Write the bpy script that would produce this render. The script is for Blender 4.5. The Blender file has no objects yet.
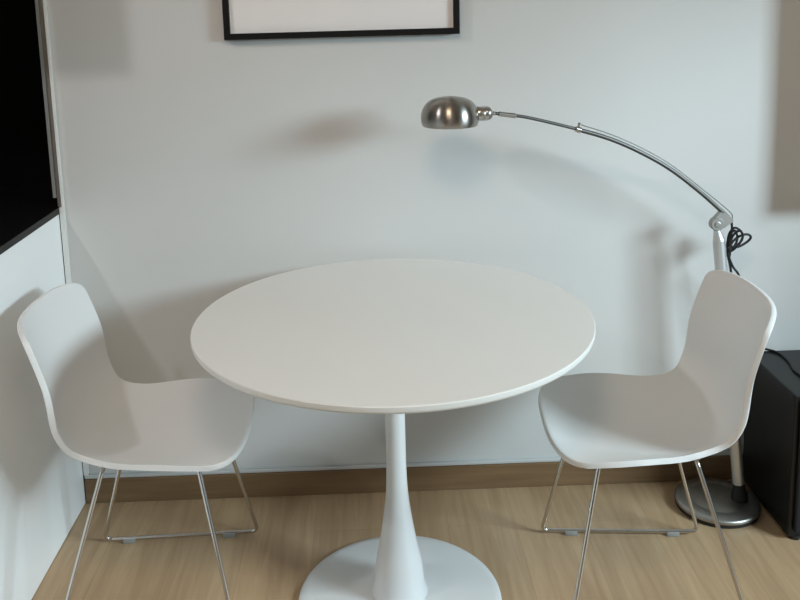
import bpy, bmesh, math
from mathutils import Vector, Matrix
import numpy as np

scene = bpy.context.scene
COL = scene.collection
PI = math.pi

# ------------------------------------------------------------------ camera
cam_data = bpy.data.cameras.new('camera')
cam = bpy.data.objects.new('camera', cam_data)
COL.objects.link(cam)
yaw, pitch, roll = 0.0191, 0.1688, -0.0268
fwd = Vector((math.sin(yaw) * math.cos(pitch), math.cos(yaw) * math.cos(pitch), -math.sin(pitch)))
rt = fwd.cross(Vector((0, 0, 1))).normalized()
up = rt.cross(fwd)
rt2 = rt * math.cos(roll) + up * math.sin(roll)
up2 = -rt * math.sin(roll) + up * math.cos(roll)
M = Matrix((rt2, up2, -fwd)).transposed().to_4x4()
M.translation = (-0.0419, -1.9347, 1.4697)
cam.matrix_world = M
cam_data.sensor_width = 36
cam_data.lens = 36 * 868.49 / 800
cam_data.shift_x = 14.18 / 800
cam_data.shift_y = -150.04 / 800
cam_data.clip_start = 0.05
scene.camera = cam

# ------------------------------------------------------------------ world, light, exposure
scene.view_settings.view_transform = 'Standard'
scene.view_settings.look = 'None'
scene.view_settings.gamma = 1
scene.view_settings.use_curve_mapping = False
scene.view_settings.exposure = -0.1
world = bpy.data.worlds.new('World')
scene.world = world
world.use_nodes = True
world.node_tree.nodes['Background'].inputs[0].default_value = (0.75, 0.88, 1.0, 1)
world.node_tree.nodes['Background'].inputs[1].default_value = 0.3


def area_light(name, loc, target, sx, sy, power, color):
    d = bpy.data.lights.new(name, 'AREA')
    d.shape = 'RECTANGLE'
    d.size, d.size_y = sx, sy
    d.energy = power
    d.color = color
    o = bpy.data.objects.new(name, d)
    COL.objects.link(o)
    o.location = loc
    o.rotation_euler = (Vector(target) - Vector(loc)).to_track_quat('-Z', 'Y').to_euler()
    return o


# bright sky outside the tall window of the right wall
area_light('window_daylight', (3.35, -1.85, 2.05), (0, 0.3, 0.8), 1.2, 0.8, 190, (0.73, 0.935, 1.04))
# weak fill light added behind the camera
area_light('rear_fill', (0.3, -5.35, 1.7), (0.0, 0.4, 0.9), 2.2, 1.8, 2, (1.0, 0.93, 0.85))
# ceiling fitting above the camera side of the table
area_light('room_ceiling_light', (-0.15, -1.5, 2.55), (0.0, 0.1, 0.7), 0.5, 0.5, 20, (1.0, 0.80, 0.60))
# kitchen ceiling fitting on the left
area_light('kitchen_ceiling_light', (-1.71, -1.0, 2.5), (0, 0.4, 0.7), 0.08, 0.08, 11, (0.95, 0.92, 0.95))


# ------------------------------------------------------------------ materials
def mat(name, color, rough=0.5, metal=0.0, noise=0.0, scale=8.0, bump=0.0, bscale=200.0, coat=0.0, spec=0.5):
    m = bpy.data.materials.new(name)
    m.use_nodes = True
    nt = m.node_tree
    b = nt.nodes['Principled BSDF']
    b.inputs['Roughness'].default_value = rough
    b.inputs['Metallic'].default_value = metal
    b.inputs['Coat Weight'].default_value = coat
    b.inputs['Specular IOR Level'].default_value = spec
    tc = nt.nodes.new('ShaderNodeTexCoord')
    n = nt.nodes.new('ShaderNodeTexNoise')
    n.inputs['Scale'].default_value = scale
    n.inputs['Detail'].default_value = 4
    nt.links.new(tc.outputs['Object'], n.inputs['Vector'])
    r = nt.nodes.new('ShaderNodeValToRGB')
    r.color_ramp.elements[0].position = 0.3
    r.color_ramp.elements[1].position = 0.7
    r.color_ramp.elements[0].color = tuple(c * (1 - noise) for c in color) + (1,)
    r.color_ramp.elements[1].color = tuple(min(1, c * (1 + noise)) for c in color) + (1,)
    nt.links.new(n.outputs['Fac'], r.inputs['Fac'])
    nt.links.new(r.outputs['Color'], b.inputs['Base Color'])
    if bump > 0:
        n2 = nt.nodes.new('ShaderNodeTexNoise')
        n2.inputs['Scale'].default_value = bscale
        nt.links.new(tc.outputs['Object'], n2.inputs['Vector'])
        bp = nt.nodes.new('ShaderNodeBump')
        bp.inputs['Strength'].default_value = bump
        bp.inputs['Distance'].default_value = 0.002
        nt.links.new(n2.outputs['Fac'], bp.inputs['Height'])
        nt.links.new(bp.outputs['Normal'], b.inputs['Normal'])
    return m


def wood(name, dark, light, axis='Y', rough=0.4, plank=0.0):
    m = bpy.data.materials.new(name)
    m.use_nodes = True
    nt = m.node_tree
    N, L = nt.nodes, nt.links
    b = N['Principled BSDF']
    b.inputs['Roughness'].default_value = rough
    tc = N.new('ShaderNodeTexCoord')
    mp = N.new('ShaderNodeMapping')
    mp.inputs['Scale'].default_value = (1.0, 0.06, 1.0) if axis == 'Y' else (0.05, 1.0, 1.0)
    L.new(tc.outputs['Object'], mp.inputs['Vector'])
    n1 = N.new('ShaderNodeTexNoise')
    n1.inputs['Scale'].default_value = 38
    n1.inputs['Detail'].default_value = 7
    n1.inputs['Roughness'].default_value = 0.65
    n1.inputs['Distortion'].default_value = 0.6
    L.new(mp.outputs['Vector'], n1.inputs['Vector'])
    n3 = N.new('ShaderNodeTexNoise')
    n3.inputs['Scale'].default_value = 5
    n3.inputs['Detail'].default_value = 2
    L.new(mp.outputs['Vector'], n3.inputs['Vector'])
    add = N.new('ShaderNodeMath')
    add.operation = 'MULTIPLY_ADD'
    add.inputs[1].default_value = 0.5
    L.new(n3.outputs['Fac'], add.inputs[0])
    mul = N.new('ShaderNodeMath')
    mul.operation = 'MULTIPLY'
    mul.inputs[1].default_value = 0.5
    L.new(n1.outputs['Fac'], mul.inputs[0])
    L.new(mul.outputs[0], add.inputs[2])
    r = N.new('ShaderNodeValToRGB')
    r.color_ramp.elements[0].position = 0.36
    r.color_ramp.elements[1].position = 0.64
    r.color_ramp.elements[0].color = dark + (1,)
    r.color_ramp.elements[1].color = light + (1,)
    L.new(add.outputs[0], r.inputs['Fac'])
    src = r.outputs['Color']
    if plank > 0:
        # brick texture turned so that the long side of each board runs along Y
        mp2 = N.new('ShaderNodeMapping')
        mp2.inputs['Rotation'].default_value = (0, 0, PI / 2)
        mp2.inputs['Location'].default_value = (0.31, 0.04, 0)
        L.new(tc.outputs['Object'], mp2.inputs['Vector'])
        br = N.new('ShaderNodeTexBrick')
        br.inputs['Scale'].default_value = 1.0
        br.inputs['Brick Width'].default_value = 1.25
        br.inputs['Row Height'].default_value = plank
        br.inputs['Mortar Size'].default_value = 0.0012
        br.inputs['Mortar Smooth'].default_value = 0.4
        br.inputs['Color1'].default_value = (0.93, 0.93, 0.93, 1)
        br.inputs['Color2'].default_value = (1.06, 1.05, 1.04, 1)
        br.inputs['Mortar'].default_value = (0.84, 0.81, 0.77, 1)
        L.new(mp2.outputs['Vector'], br.inputs['Vector'])
        mx = N.new('ShaderNodeMix')
        mx.data_type = 'RGBA'
        mx.blend_type = 'MULTIPLY'
        mx.inputs['Factor'].default_value = 1.0
        L.new(src, mx.inputs['A'])
        L.new(br.outputs['Color'], mx.inputs['B'])
        src = mx.outputs['Result']
    L.new(src, b.inputs['Base Color'])
    bp = N.new('ShaderNodeBump')
    bp.inputs['Strength'].default_value = 0.12
    bp.inputs['Distance'].default_value = 0.001
    L.new(n1.outputs['Fac'], bp.inputs['Height'])
    L.new(bp.outputs['Normal'], b.inputs['Normal'])
    return m


def brushed(name, color, rough, aniso_scale=(1, 1, 60), aniso=0.0):
    m = bpy.data.materials.new(name)
    m.use_nodes = True
    nt = m.node_tree
    b = nt.nodes['Principled BSDF']
    b.inputs['Base Color'].default_value = color + (1,)
    b.inputs['Metallic'].default_value = 1.0
    if aniso:
        tg = nt.nodes.new('ShaderNodeTangent')
        tg.direction_type = 'RADIAL'
        tg.axis = 'Z'
        b.inputs['Anisotropic'].default_value = aniso
        b.inputs['Anisotropic Rotation'].default_value = 0.25
        nt.links.new(tg.outputs['Tangent'], b.inputs['Tangent'])
    tc = nt.nodes.new('ShaderNodeTexCoord')
    mp = nt.nodes.new('ShaderNodeMapping')
    mp.inputs['Scale'].default_value = aniso_scale
    n = nt.nodes.new('ShaderNodeTexNoise')
    n.inputs['Scale'].default_value = 25
    n.inputs['Detail'].default_value = 3
    nt.links.new(tc.outputs['Object'], mp.inputs['Vector'])
    nt.links.new(mp.outputs['Vector'], n.inputs['Vector'])
    mr = nt.nodes.new('ShaderNodeMapRange')
    mr.inputs['To Min'].default_value = rough * 0.8
    mr.inputs['To Max'].default_value = rough * 1.25
    nt.links.new(n.outputs['Fac'], mr.inputs['Value'])
    nt.links.new(mr.outputs['Result'], b.inputs['Roughness'])
    return m


WALL = mat('wall_paint', (0.60, 0.60, 0.585), 0.6, noise=0.01, scale=3, bump=0.05, bscale=300)
CEIL = mat('ceiling_paint', (0.6, 0.59, 0.57), 0.7, noise=0.01)
DIM = mat('rear_wall_paint', (0.22, 0.21, 0.20), 0.7, noise=0.01)
FLOOR = wood('oak_floor', (0.335, 0.215, 0.118), (0.515, 0.36, 0.216), 'Y', 0.42, plank=0.19)
BASEB = wood('oak_skirting', (0.15, 0.085, 0.04), (0.25, 0.155, 0.08), 'X', 0.45)
BEAD = mat('white_bead', (0.78, 0.78, 0.76), 0.4, noise=0.01)
CAULK = mat('white_caulk_bead', (0.55, 0.55, 0.54), 0.5, noise=0.02)
TRIMG = mat('grey_trim', (0.25, 0.25, 0.235), 0.4, noise=0.02)
GLOSSW = mat('white_gloss_panel', (0.94, 0.955, 0.955), 0.3, noise=0.015, scale=2.0, coat=0.2)
BLACKG = mat('black_worktop', (0.004, 0.004, 0.0045), 0.4, noise=0.1, spec=0.3)
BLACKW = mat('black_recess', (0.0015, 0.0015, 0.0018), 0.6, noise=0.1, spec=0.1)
TABLEM = mat('white_laminate', (0.75, 0.735, 0.70), 0.5, noise=0.006, scale=5)
LACQ = mat('white_lacquer', (0.70, 0.71, 0.71), 0.28, noise=0.006, coat=0.3)
SHELL = mat('white_plastic', (0.74, 0.74, 0.73), 0.42, noise=0.006, scale=6, bump=0.03, bscale=500)
CHROME = mat('satin_steel', (0.62, 0.60, 0.57), 0.22, 1.0, noise=0.03)
PADM = mat('clear_plastic_pad', (0.30, 0.30, 0.28), 0.35, noise=0.02)
STEEL = brushed('brushed_steel', (0.50, 0.48, 0.45), 0.30)
SHADEM = brushed('brushed_steel_shade', (0.36, 0.335, 0.305), 0.30, (1, 1, 60), 0.8)
JOINTM = mat('matte_steel_joint', (0.38, 0.37, 0.35), 0.5, 0.75, noise=0.03)
ARMM = brushed('grey_steel_arm', (0.14, 0.137, 0.13), 0.48)
STEELD = brushed('brushed_steel_base', (0.44, 0.42, 0.39), 0.42, (40, 1, 1))
POLEM = mat('silver_pole', (0.68, 0.69, 0.69), 0.42, 0.85, noise=0.02)
RUBBER = mat('black_rubber', (0.012, 0.012, 0.012), 0.6, noise=0.1)
CORD = mat('black_cord', (0.008, 0.008, 0.01), 0.5, noise=0.1)
BOXM = mat('black_ash_vinyl', (0.005, 0.0053, 0.0058), 0.38, spec=0.35, noise=0.15, scale=40)
CLOTH = mat('black_grille_cloth', (0.008, 0.008, 0.009), 0.9, noise=0.3, scale=400)
FRAMEB = mat('black_frame', (0.003, 0.003, 0.003), 0.5, noise=0.1, spec=0.25)
MATB = mat('picture_mount', (0.80, 0.775, 0.765), 0.55, noise=0.012, scale=6)
PRINT = mat('picture_print', (0.80, 0.765, 0.75), 0.5, noise=0.04, scale=7)


# ------------------------------------------------------------------ helpers
def obj(name, bm, m, parent=None, smooth=True, angle=40):
    me = bpy.data.meshes.new(name)
    bmesh.ops.recalc_face_normals(bm, faces=bm.faces)
    if smooth:
        lim = math.radians(angle)
        for f in bm.faces:
            f.smooth = True
        for e in bm.edges:
            if len(e.link_faces) == 2 and e.calc_face_angle(0) > lim:
                e.smooth = False
    bm.to_mesh(me)
    bm.free()
    me.materials.append(m)
    o = bpy.data.objects.new(name, me)
    COL.objects.link(o)
    if parent:
        o.parent = parent
    return o


def tag(o, label, cat, group=None):
    o['label'] = label
    o['category'] = cat
    if group:
        o['group'] = group
    return o


def thing(name, label, cat, loc=(0, 0, 0), rz=0, group=None):
    o = bpy.data.objects.new(name, None)
    COL.objects.link(o)
    o.empty_display_size = 0.05
    o.location = loc
    o.rotation_euler = (0, 0, rz)
    return tag(o, label, cat, group)


def struct(name, bm, m, parent=None, smooth=False):
    o = obj(name, bm, m, parent, smooth)
    if parent is None:
        o['kind'] = 'structure'
    return o


def box(bm, x0, x1, y0, y1, z0, z1, bev=0.0, seg=2):
    r = bmesh.ops.create_cube(bm, size=1)
    vs = r['verts']
    for v in vs:
        v.co = Vector(((x0 + x1) / 2 + v.co.x * (x1 - x0), (y0 + y1) / 2 + v.co.y * (y1 - y0),
                       (z0 + z1) / 2 + v.co.z * (z1 - z0)))
    if bev > 0:
        es = list({e for v in vs for e in v.link_edges})
        bmesh.ops.bevel(bm, geom=es, offset=bev, segments=seg, profile=0.5, affect='EDGES')
    return bm


def boxbm(*a, **k):
    return box(bmesh.new(), *a, **k)


def lathe(prof, n=64, center=(0, 0, 0), axis=None, bm=None):
    """prof: list of (r, h). Revolved round Z, then turned onto axis and moved to center."""
    bm = bm or bmesh.new()
    q = Vector((0, 0, 1)).rotation_difference(Vector(axis)) if axis else None
    rings = []
    for r, h in prof:
        ring = []
        if r < 1e-6:
            p = Vector((0, 0, h))
            if q:
                p = q @ p
            ring = [bm.verts.new(p + Vector(center))]
        else:
            for i in range(n):
                a = 2 * PI * i / n
                p = Vector((r * math.cos(a), r * math.sin(a), h))
                if q:
                    p = q @ p
                ring.append(bm.verts.new(p + Vector(center)))
        rings.append(ring)
    for A, B in zip(rings[:-1], rings[1:]):
        for i in range(n):
            j = (i + 1) % n
            if len(A) == 1 and len(B) > 1:
                bm.faces.new((A[0], B[i], B[j]))
            elif len(B) == 1 and len(A) > 1:
                bm.faces.new((A[i], A[j], B[0]))
            elif len(A) > 1:
                bm.faces.new((A[i], A[j], B[j], B[i]))
    return bm


def crom(pts, n=8):
    P = [Vector(p) for p in pts]
    P = [2 * P[0] - P[1]] + P + [2 * P[-1] - P[-2]]
    out = []
    for i in range(1, len(P) - 2):
        a, b, c, d = P[i - 1], P[i], P[i + 1], P[i + 2]
        for k in range(n):
            f = k / n
            out.append(0.5 * (2 * b + (c - a) * f + (2 * a - 5 * b + 4 * c - d) * f * f + (-a + 3 * b - 3 * c + d) * f ** 3))
    out.append(P[-2])
    return out


def fillet(pts, r, n=8):
    P = [Vector(p) for p in pts]
    out = [P[0]]
    for a, b, c in zip(P[:-2], P[1:-1], P[2:]):
        u, w = (a - b).normalized(), (c - b).normalized()
        th = u.angle(w)
        t = min(r / math.tan(th / 2), (a - b).length * 0.45, (c - b).length * 0.45)
        p0, p1 = b + u * t, b + w * t
        for k in range(n + 1):
            f = k / n
            out.append(p0 * (1 - f) ** 2 + b * 2 * f * (1 - f) + p1 * f * f)
    out.append(P[-1])
    return out


def tube(pts, rad, n=12, bm=None, flat=None):
    """sweep a circle along pts; rad is a number or one number per point"""
    bm = bm or bmesh.new()
    P = [Vector(p) for p in pts]
    R = rad if isinstance(rad, (list, tuple)) else [rad] * len(P)
    T = []
    for i in range(len(P)):
        T.append((P[min(i + 1, len(P) - 1)] - P[max(i - 1, 0)]).normalized())
    nrm = T[0].orthogonal().normalized()
    rings = []
    for i, p in enumerate(P):
        if i:
            nrm = T[i - 1].rotation_difference(T[i]) @ nrm
        nrm = (nrm - T[i] * nrm.dot(T[i])).normalized()
        bn = T[i].cross(nrm)
        rings.append([bm.verts.new(p + (nrm * math.cos(2 * PI * k / n) + bn * math.sin(2 * PI * k / n)) * R[i]) for k in range(n)])
    for A, B in zip(rings[:-1], rings[1:]):
        for k in range(n):
            bm.faces.new((A[k], A[(k + 1) % n], B[(k + 1) % n], B[k]))
    bm.faces.new(rings[0][::-1])
    bm.faces.new(rings[-1])
    return bm


# ------------------------------------------------------------------ the setting
WY = 0.505          # back wall plane
XL = -0.915         # left end of the back wall
RX = 2.0
struct('floor', boxbm(-3.2, RX + 0.1, -5.6, 1.0, -0.1, 0.0), FLOOR)
struct('ceiling', boxbm(-3.2, RX + 0.1, -5.6, 1.0, 2.6, 2.7), CEIL)
struct('wall_back', boxbm(XL, RX, WY, 1.0, 0.0, 2.6), WALL)
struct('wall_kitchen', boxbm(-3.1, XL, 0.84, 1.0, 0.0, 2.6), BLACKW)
struct('wall_left', boxbm(-3.2, -3.1, -5.6, 1.0, 0.0, 2.6), DIM)
# right wall with the tall window opening, rear wall with an opening behind the fill light
bm = bmesh.new()
box(bm, RX, RX + 0.1, -0.3, 1.0, 0, 2.6)
box(bm, RX, RX + 0.1, -5.6, -2.7, 0, 2.6)
box(bm, RX, RX + 0.1, -2.7, -0.3, 1.79, 2.6)
struct('wall_right', bm, DIM)
bm = bmesh.new()
box(bm, -3.1, -0.9, -5.6, -5.5, 0, 2.6)
box(bm, 1.5, RX, -5.6, -5.5, 0, 2.6)
box(bm, -0.9, 1.5, -5.6, -5.5, 0, 0.7)
box(bm, -0.9, 1.5, -5.6, -5.5, 2.5, 2.6)
struct('wall_rear', bm, DIM)

struct('baseboard_back', boxbm(-0.9285, RX - 0.002, WY - 0.012, WY - 0.0005, 0.0005, 0.078, bev=0.002), BASEB)
struct('trim_1', boxbm(-0.9285, RX - 0.002, WY - 0.010, WY - 0.0005, 0.0785, 0.090, bev=0.003), CAULK)
# aluminium and white edge profile that closes the left end of the wall
bm = bmesh.new()
box(bm, -0.945, -0.936, WY - 0.006, WY + 0.03, 0.945, 2.6)
box(bm, -0.9355, -0.922, WY - 0.001, WY + 0.03, 0.9185, 2.6)
struct('trim_2', bm, TRIMG)
bm = bmesh.new()
box(bm, -0.9285, XL - 0.0005, WY - 0.012, WY + 0.03, 0.092, 0.918)
box(bm, -0.9215, XL - 0.0005, WY - 0.012, WY + 0.03, 0.918, 2.6)
struct('trim_3', bm, BEAD)
# unseen boxes added to cast shadows on the back wall, upper left and right
struct('shade_box_left', boxbm(-2.2, -1.05, -0.02, 0.835, 1.71, 2.59), BEAD)

struct('shade_box_right', boxbm(1.216, 1.98, 0.375, WY - 0.001, 0.885, 1.75), BEAD)  # added out of view to keep window light off the wall's right end

# ------------------------------------------------------------------ kitchen counter
kc = thing('kitchen_counter', 'white gloss kitchen counter with black worktop along the left edge', 'counter', (-1.45, -0.45, 0))
def local(o, base):
    o.location = (-base[0], -base[1], -base[2])
    return o
kb = (-1.45, -0.45, 0)
local(obj('side_panel', boxbm(-0.955, -0.931, -1.6, 0.495, 0.002, 0.8985, bev=0.001), GLOSSW, kc, False), kb)
local(obj('carcass', boxbm(-1.95, -0.9555, -1.6, 0.835, 0.002, 0.8985), BLACKG, kc, False), kb)
local(obj('worktop', boxbm(-1.97, -0.929, -1.6, 0.838, 0.899, 0.918, bev=0.0015), BLACKG, kc, False), kb)

# ------------------------------------------------------------------ picture frame
px0, px1, pz0, pz1, fw = -0.4315, 0.2170, 1.3775, 2.25, 0.017
yb, yf = WY - 0.0015, WY - 0.030
pf = thing('picture_frame', 'thin black picture frame with white mount hanging on the back wall', 'picture', ((px0 + px1) / 2, WY, pz0))
pb = ((px0 + px1) / 2, WY, pz0)
bm = bmesh.new()
box(bm, px0, px1, yf, yb, pz0, pz0 + fw, 0.001)
box(bm, px0, px1, yf, yb, pz1 - fw, pz1, 0.001)
box(bm, px0, px0 + fw, yf, yb, pz0 + fw, pz1 - fw, 0.001)
box(bm, px1 - fw, px1, yf, yb, pz0 + fw, pz1 - fw, 0.001)
local(obj('frame_border', bm, FRAMEB, pf, False), pb)
bm = bmesh.new()
i0, i1, k0, k1, b_ = px0 + fw, px1 - fw, pz0 + fw, pz1 - fw, 0.10
box(bm, i0, i1, yb - 0.016, yb - 0.013, k0, k0 + b_)
box(bm, i0, i1, yb - 0.016, yb - 0.013, k1 - b_, k1)
box(bm, i0, i0 + b_, yb - 0.016, yb - 0.013, k0 + b_, k1 - b_)
box(bm, i1 - b_, i1, yb - 0.016, yb - 0.013, k0 + b_, k1 - b_)
local(obj('mount', bm, MATB, pf, False), pb)
local(obj('print', boxbm(i0 + 0.05, i1 - 0.05, yb - 0.0125, yb - 0.010, k0 + 0.05, k1 - 0.05), PRINT, pf, False), pb)

# ------------------------------------------------------------------ round pedestal table
tb = thing('pedestal_table', 'round white pedestal table with trumpet column between the two chairs', 'table', (0, 0.008, 0))
R, H, T = 0.4635, 0.743, 0.018
obj('table_top', lathe([(0, H - T), (R - 0.012, H - T), (R - 0.004, H - T + 0.002), (R - 0.0008, H - T + 0.006),
                        (R, H - T + 0.009), (R, H - 0.0016), (R - 0.0016, H), (0, H)], 160), TABLEM, tb, angle=20)
col = [(0.0700, 0.0285), (0.0695, 0.033), (0.0665, 0.042), (0.0632, 0.057), (0.0595, 0.088), (0.0555, 0.117), (0.0482, 0.152), (0.0400, 0.198),
       (0.0327, 0.246), (0.0275, 0.291), (0.0250, 0.338), (0.0240, 0.40), (0.0238, 0.493), (0.0238, 0.60), (0.0250, 0.66), (0.030, 0.70)]
pc = [(p.x, p.z) for p in crom([(r, 0, z) for r, z in col], 4)]
obj('column', lathe([(0, 0.0285)] + pc + [(0, 0.70)], 64), LACQ, tb)
obj('mounting_plate', lathe([(0, 0.7005), (0.11, 0.7005), (0.125, 0.712), (0.125, 0.7245), (0, 0.7245)], 64), LACQ, tb)
RB = 0.2525
obj('base_disc', lathe([(0, 0.002), (RB - 0.01, 0.002), (RB - 0.003, 0.004), (RB, 0.008), (RB - 0.001, 0.0115), (RB - 0.004, 0.0135),
                        (RB - 0.02, 0.0155), (0.18, 0.020), (0.12, 0.024), (0.075, 0.028), (0, 0.028)], 128), LACQ, tb, angle=60)
obj('screw', lathe([(0, 0.026), (0.005, 0.026), (0.005, 0.0305), (0.003, 0.0325), (0, 0.033)], 16, (-0.034, -0.0745, 0)), CHROME, tb)

# ------------------------------------------------------------------ chairs
PROF = np.array([(.2344, .4737), (.1623, .454), (.0591, .4455), (-.0663, .4408), (-.1579, .4678), (-.2053, .5382), (-.2233, .649), (-.2653, .781)])
WID = np.array([.2066, .2258, .1945, .2100, .199])
LIFT = np.array([-.0052, .031, .0431, .0510, .052])
C0, N0, C1, N1 = .1486, 2.6541, .0618, 3.0932
LEGP = (-.2177, .2082, .2322, -.0963, .1269, .1451, .4173)
TH = 0.0125


def cr(Cp, s):
    Cp = np.asarray(Cp)
    n = len(Cp) - 1
    x = np.clip(s, 0, 1) * n
    i = np.minimum(x.astype(int), n - 1)
    f = x - i
    if Cp.ndim > 1:
        f = f[:, None]
    P = np.concatenate([[2 * Cp[0] - Cp[1]], Cp, [2 * Cp[-1] - Cp[-2]]])
    a, b, c, d = P[i], P[i + 1], P[i + 2], P[i + 3]
    return .5 * (2 * b + (c - a) * f + (2 * a - 5 * b + 4 * c - d) * f * f + (-a + 3 * b - 3 * c + d) * f ** 3)


def shell_pts(s, t):
    h = 1e-3
    P = cr(PROF, s)
    Tn = cr(PROF, np.minimum(s + h, 1)) - cr(PROF, np.maximum(s - h, 0))
    Tn /= np.linalg.norm(Tn, axis=1)[:, None]
    Nn = np.stack([Tn[:, 1], -Tn[:, 0]], 1)
    Nn = np.where((Nn[:, 1:] + Nn[:, :1]) < 0, -Nn, Nn)
    xz = P + Nn * (cr(LIFT, s) * t * t)[:, None]
    return np.stack([xz[:, 0], cr(WID, s) * t, xz[:, 1]], 1)


def shell_bm():
    bm = bmesh.new()
    nt_, nu = 41, 64
    tt = np.sin(np.linspace(-1, 1, nt_) * PI / 2)
    tt[0], tt[-1] = -1, 1
    uu = np.linspace(0, 1, nu)
    grid = []
    for t in tt:
        a = abs(t)
        s0 = C0 * (1 - max(1 - a ** N0, 0) ** (1 / N0))
        s1 = 1 - C1 * (1 - max(1 - a ** N1, 0) ** (1 / N1))
        P = shell_pts(s0 + uu * (s1 - s0), np.full(nu, t))
        grid.append(P)
    G = np.array(grid)
    du = np.gradient(G, axis=1)
    dt = np.gradient(G, axis=0)
    Nn = np.cross(dt, du)
    Nn /= np.linalg.norm(Nn, axis=2)[:, :, None] + 1e-12
    if Nn[nt_ // 2, nu // 3, 2] < 0:
        Nn = -Nn
    top = [[bm.verts.new(G[i, j]) for j in range(nu)] for i in range(nt_)]
    bot = [[bm.verts.new(G[i, j] - Nn[i, j] * TH) for j in range(nu)] for i in range(nt_)]
    for i in range(nt_ - 1):
        for j in range(nu - 1):
            bm.faces.new((top[i][j], top[i + 1][j], top[i + 1][j + 1], top[i][j + 1]))
            bm.faces.new((bot[i][j], bot[i][j + 1], bot[i + 1][j + 1], bot[i + 1][j]))
    ring = [(i, 0) for i in range(nt_)] + [(nt_ - 1, j) for j in range(1, nu)] + [(i, nu - 1) for i in range(nt_ - 2, -1, -1)] + [(0, j) for j in range(nu - 2, 0, -1)]
    # rounded rim
    rows = [[top[i][j] for i, j in ring]]
    cen = []
    for (i, j) in ring:
        i2, j2 = min(max(i, 2), nt_ - 3), min(max(j, 2), nu - 3)
        o = Vector(G[i, j] - G[i2, j2])
        nn = Vector(Nn[i, j])
        o = o - nn * o.dot(nn)
        cen.append((Vector(G[i, j]), nn, o.normalized()))
    for k in (1, 2, 3, 4, 5):
        f = k / 6
        row = []
        for c, nn, o in cen:
            row.append(bm.verts.new(c - nn * TH * (0.5 - 0.5 * math.cos(PI * f)) + o * 0.0022 * math.sin(PI * f)))
        rows.append(row)
    rows.append([bot[i][j] for i, j in ring])
    n = len(ring)
    for A, B in zip(rows[:-1], rows[1:]):
        for k in range(n):
            bm.faces.new((A[k], A[(k + 1) % n], B[(k + 1) % n], B[k]))
    return bm


def make_chair(label, loc, rz):
    ch = thing('dining_chair', label, 'chair', loc, rz, 'white shell dining chairs at the round table')
    obj('seat_shell', shell_bm(), SHELL, ch, angle=60)
    xr, xf, wb, tr, tf, wt, zt = LEGP
    zr = 0.0125
    rr = 0.0052
    for sg in (1, -1):
        br_, bf_ = Vector((xr, sg * wb, zr)), Vector((xf, sg * wb, zr))
        t_r, t_f = Vector((tr, sg * wt, zt)), Vector((tf, sg * wt, zt))
        t_r = t_r + (t_r - br_) * (0.015 / (zt - zr))
        t_f = t_f + (t_f - bf_) * (0.021 / (zt - zr))
        in_r = t_r + Vector((0.0, -sg * 0.05, -0.006))
        in_f = t_f + Vector((0.0, -sg * 0.05, -0.006))
        leg = obj('sled_leg', tube(fillet([in_r, t_r, br_, bf_, t_f, in_f], 0.018), rr, 12), CHROME, ch)
        for f in (0.16, 0.81):
            p = br_.lerp(bf_, f)
            bmp = boxbm(p.x - 0.017, p.x + 0.017, p.y - 0.0075, p.y + 0.0075, 0.0, 0.0135, bev=0.002)
            obj('foot_pad', bmp, PADM, leg)
    # steel cross bars that join the two sleds under the seat
    for x, w, z in ((tr, wt, zt + 0.009), (tf, wt, zt + 0.015)):
        obj('cross_bar', boxbm(x - 0.012, x + 0.012, -w + 0.03, w - 0.03, z - 0.006, z + 0.002, bev=0.001), CHROME, ch)
    return ch


make_chair('white shell dining chair with steel sled legs beside the white kitchen counter', (-.5877, .0643, 0), .0314)
make_chair('white shell dining chair with steel sled legs beside the black speaker box', (.5935, .0084, 0), 3.063)

# ------------------------------------------------------------------ arc floor lamp
LB = (0.937, 0.360, 0)
lamp = thing('arc_floor_lamp', 'brushed steel arc floor lamp with dome shade behind the right chair', 'lamp', LB)
def lobj(*a, **k):
    o = obj(*a, **k)
    return local(o, LB) if o.parent == lamp else o
base = lobj('base_disc', lathe([(0, 0.012), (0.1165, 0.012), (0.118, 0.016), (0.1165, 0.0215), (0.112, 0.024), (0.080, 0.0265), (0.077, 0.0255),
                                (0.074, 0.0265), (0, 0.028)], 96, LB), STEELD, lamp, angle=50)
lobj('rubber_rim', lathe([(0, 0.0), (0.113, 0.0), (0.116, 0.003), (0.116, 0.0115), (0, 0.0115)], 96, LB), RUBBER, base)
pb0, pt0 = Vector((0.997, 0.345, 0.027)), Vector((0.9165, 0.370, 0.796))
ax = (pt0 - pb0).normalized()
lobj('pole', lathe([(0, 0), (0.0165, 0), (0.0165, (pt0 - pb0).length), (0, (pt0 - pb0).length)], 32, pb0, ax), POLEM, lamp)
lobj('pole_collar', lathe([(0, 0.0), (0.023, 0.0), (0.023, 0.010), (0.0215, 0.020), (0.0185, 0.026), (0.0168, 0.05), (0, 0.05)], 32, pb0 + Vector((0, 0, 0.0005)), ax), RUBBER, lamp)
pk = Vector((0.9095, 0.370, 0.828))
lobj('pole_cone', lathe([(0, 0), (0.0165, 0), (0.0155, 0.003), (0.0095, 0.026), (0.0088, 0.034), (0, 0.034)], 32, pt0, (pk - pt0)), POLEM, lamp)
jc = Vector((0.908, 0.370, 0.843))
jt = lobj('hinge_joint', lathe([(0, -0.011), (0.0165, -0.011), (0.0185, -0.009), (0.0185, 0.009), (0.0165, 0.011), (0, 0.011)], 40, jc, (0, 1, 0)), JOINTM, lamp, angle=24)
lobj('hinge_screw', lathe([(0, 0.0112), (0.0085, 0.0112), (0.0085, 0.0125), (0.006, 0.0135), (0.0058, 0.0128), (0.003, 0.0128), (0, 0.0128)], 24, jc, (0, -1, 0)), JOINTM, jt, angle=24)
bm = bmesh.new()
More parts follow.
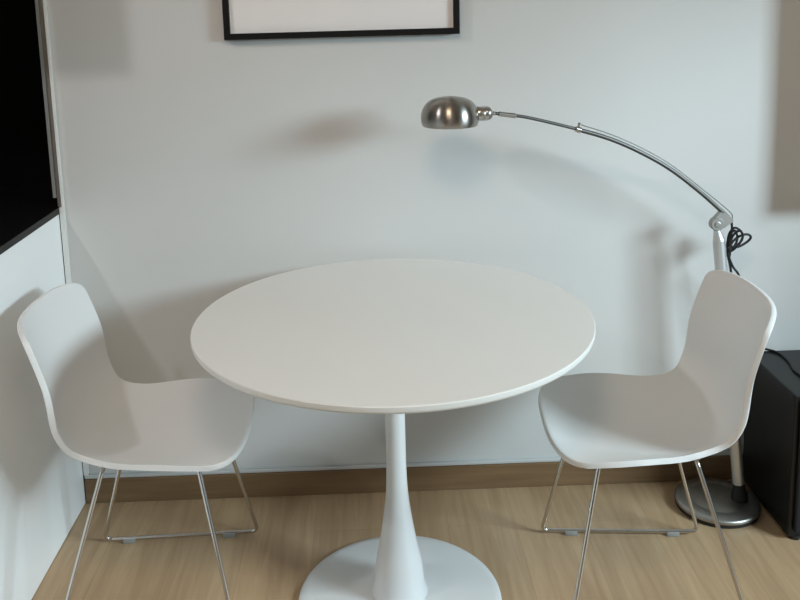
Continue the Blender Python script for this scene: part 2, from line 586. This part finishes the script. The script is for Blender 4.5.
pl = [(0.899, 0.862), (0.920, 0.884), (0.955, 0.853), (0.948, 0.846), (0.926, 0.829), (0.908, 0.843)]
fr = [bm.verts.new((x, 0.3625, z)) for x, z in pl]
bk = [bm.verts.new((x, 0.3775, z)) for x, z in pl]
bm.faces.new(fr)
bm.faces.new(bk[::-1])
for i in range(len(pl)):
    j = (i + 1) % len(pl)
    bm.faces.new((fr[i], fr[j], bk[j], bk[i]))
bmesh.ops.bevel(bm, geom=list(bm.edges), offset=0.002, segments=2, affect='EDGES')
lobj('hinge_bracket', bm, JOINTM, jt, False)
ARM = [(0.9396, 0.37, 0.8609), (0.8551, 0.3592, 0.9364), (0.7668, 0.3477, 1.0052), (0.6806, 0.3362, 1.0564), (0.596, 0.3246, 1.096),
       (0.5075, 0.3123, 1.1258), (0.4312, 0.3015, 1.1482), (0.364, 0.2919, 1.1659), (0.324, 0.2862, 1.1725), (0.2816, 0.28, 1.1797)]
A = crom(ARM, 10)
arm = lobj('arm', tube(A[:51], 0.0058, 14), ARMM, lamp)
lobj('arm_extension', tube(A[49:], 0.0043, 14), ARMM, lamp)
lobj('arm_ferrule', tube(A[76:88], 0.0066, 14), STEEL, lamp)
lobj('arm_clip', lathe([(0, -0.007), (0.0085, -0.007), (0.0085, 0.007), (0, 0.007)], 20, A[50], A[51] - A[49]), CHROME, arm)
kc_ = A[50]
lobj('clip_knob', lathe([(0, 0), (0.0025, 0), (0.0025, 0.005), (0.0038, 0.006), (0.0038, 0.010), (0, 0.010)], 16, kc_ + Vector((0.002, 0, 0.0082)), (0.15, 0, 1)), CHROME, arm)
# dome shade, socket
hx, hy = 0.1675, 0.279
sh = [(0.0705, 1.1515), (0.0725, 1.1560), (0.0742, 1.162), (0.0750, 1.170), (0.0745, 1.180), (0.0715, 1.192), (0.0660, 1.203), (0.0575, 1.2125),
      (0.046, 1.2195), (0.032, 1.2238), (0.016, 1.2256), (0.0, 1.2260)]
po = [(p.x, p.z) for p in crom([(r, 0, z) for r, z in sh], 4)]
pi_ = [(max(r - 0.0018, 0), z - (0.0016 if z > 1.2 else 0)) for r, z in po][::-1]
shade = lobj('lamp_shade', lathe(po + pi_[0:] + [po[0]], 80, (0, 0, 0)), SHADEM, lamp)
shade.location = (hx - LB[0], hy - LB[1], 0)
lobj('bulb', lathe([(0, 1.160), (0.010, 1.161), (0.020, 1.168), (0.024, 1.178), (0.021, 1.190), (0.013, 1.200), (0.012, 1.214), (0, 1.2145)], 24, (0, 0, 0)), LACQ, shade)
sk = lobj('socket', lathe([(0, -0.008), (0.0165, -0.008), (0.0175, 0.0), (0.0185, 0.002), (0.0185, 0.020), (0.0178, 0.021), (0.0178, 0.023), (0.0185, 0.024),
                           (0.018, 0.030), (0.0155, 0.036), (0.0105, 0.040), (0.006, 0.043), (0.005, 0.048), (0, 0.048)], 40, (0.2365, 0.2795, 1.1795), (1, 0.01, 0.0)), STEEL, lamp)
CAB = [(0.9396, 0.3640, 0.8300), (0.9469, 0.3640, 0.8557), (0.9360, 0.3635, 0.8760), (0.8503, 0.3548, 0.9473), (0.7622, 0.3433, 1.0158), (0.6763, 0.3318, 1.0668), (0.592, 0.3202, 1.1061), (0.5119, 0.3091, 1.1350)]
lobj('arm_cable', tube([p + Vector((0.003, 0, 0.0035)) for p in crom(CAB[1:], 8)], 0.0014, 8), ARMM, lamp)
# black mains cord: down from the hinge, a bundle of loops, then behind the chair
CP = [(0.949, 0.372, 0.852), (0.957, 0.385, 0.838), (0.961, 0.392, 0.815), (0.958, 0.395, 0.790),
      (0.962, 0.398, 0.770), (0.985, 0.402, 0.765), (1.012, 0.404, 0.779), (1.020, 0.402, 0.793), (1.006, 0.398, 0.802), (0.982, 0.394, 0.797), (0.962, 0.391, 0.780),
      (0.958, 0.389, 0.760), (0.966, 0.386, 0.763), (0.984, 0.384, 0.785), (0.989, 0.384, 0.805), (0.979, 0.386, 0.816), (0.965, 0.390, 0.803), (0.958, 0.393, 0.778),
      (0.963, 0.397, 0.762), (0.976, 0.400, 0.772), (0.982, 0.402, 0.793), (0.975, 0.404, 0.812), (0.962, 0.405, 0.800), (0.955, 0.405, 0.772),
      (0.960, 0.404, 0.755), (0.972, 0.402, 0.762), (0.994, 0.400, 0.785), (0.992, 0.398, 0.808), (0.972, 0.398, 0.822), (0.958, 0.399, 0.806),
      (0.954, 0.400, 0.775), (0.957, 0.400, 0.740), (0.963, 0.400, 0.715), (0.968, 0.402, 0.685), (0.972, 0.420, 0.60), (0.985, 0.445, 0.45), (1.02, 0.470, 0.437),
      (1.060, 0.483, 0.4355), (1.109, 0.479, 0.4265), (1.137, 0.455, 0.4245), (1.142, 0.41, 0.4245), (1.137, 0.37, 0.4245), (1.126, 0.32, 0.4245), (1.14, 0.27, 0.4245), (1.20, 0.25, 0.4245), (1.28, 0.29, 0.4245)]
cord = lobj('power_cord', tube(crom(CP, 7), 0.0034, 8), CORD, lamp)
CP2 = [(0.957, 0.399, 0.752), (0.960, 0.3985, 0.735), (0.972, 0.398, 0.708), (0.990, 0.400, 0.682), (1.012, 0.425, 0.62), (1.05, 0.465, 0.52), (1.10, 0.489, 0.40), (1.13, 0.4895, 0.25), (1.15, 0.488, 0.10)]
lobj('cord_tail', tube(crom(CP2, 7), 0.0034, 8), CORD, cord)
lobj('cord_tie', lathe([(0, -0.008), (0.0075, -0.008), (0.0075, 0.008), (0, 0.008)], 16, (0.957, 0.3995, 0.747), (0.1, 0, 1)), CORD, cord)

# ------------------------------------------------------------------ black speaker box at the right edge
SB = (1.255, 0.325, 0)
sp = thing('speaker_box', 'black box-shaped speaker with a cord on top standing on the floor at the right edge', 'speaker', SB)
def sobj(*a, **k):
    return local(obj(*a, **k), SB)
sobj('cabinet', boxbm(1.0585, 1.452, 0.183, 0.476, 0.014, 0.4215, bev=0.003), BOXM, sp, False)
sobj('front_grille', boxbm(1.072, 1.438, 0.1705, 0.1825, 0.030, 0.408, bev=0.005), CLOTH, sp, False)
for fx in (1.085, 1.425):
    for fy in (0.20, 0.45):
        sobj('foot', lathe([(0, 0.0), (0.015, 0.0), (0.018, 0.0135), (0, 0.0135)], 24, (fx, fy, 0)), RUBBER, sp)
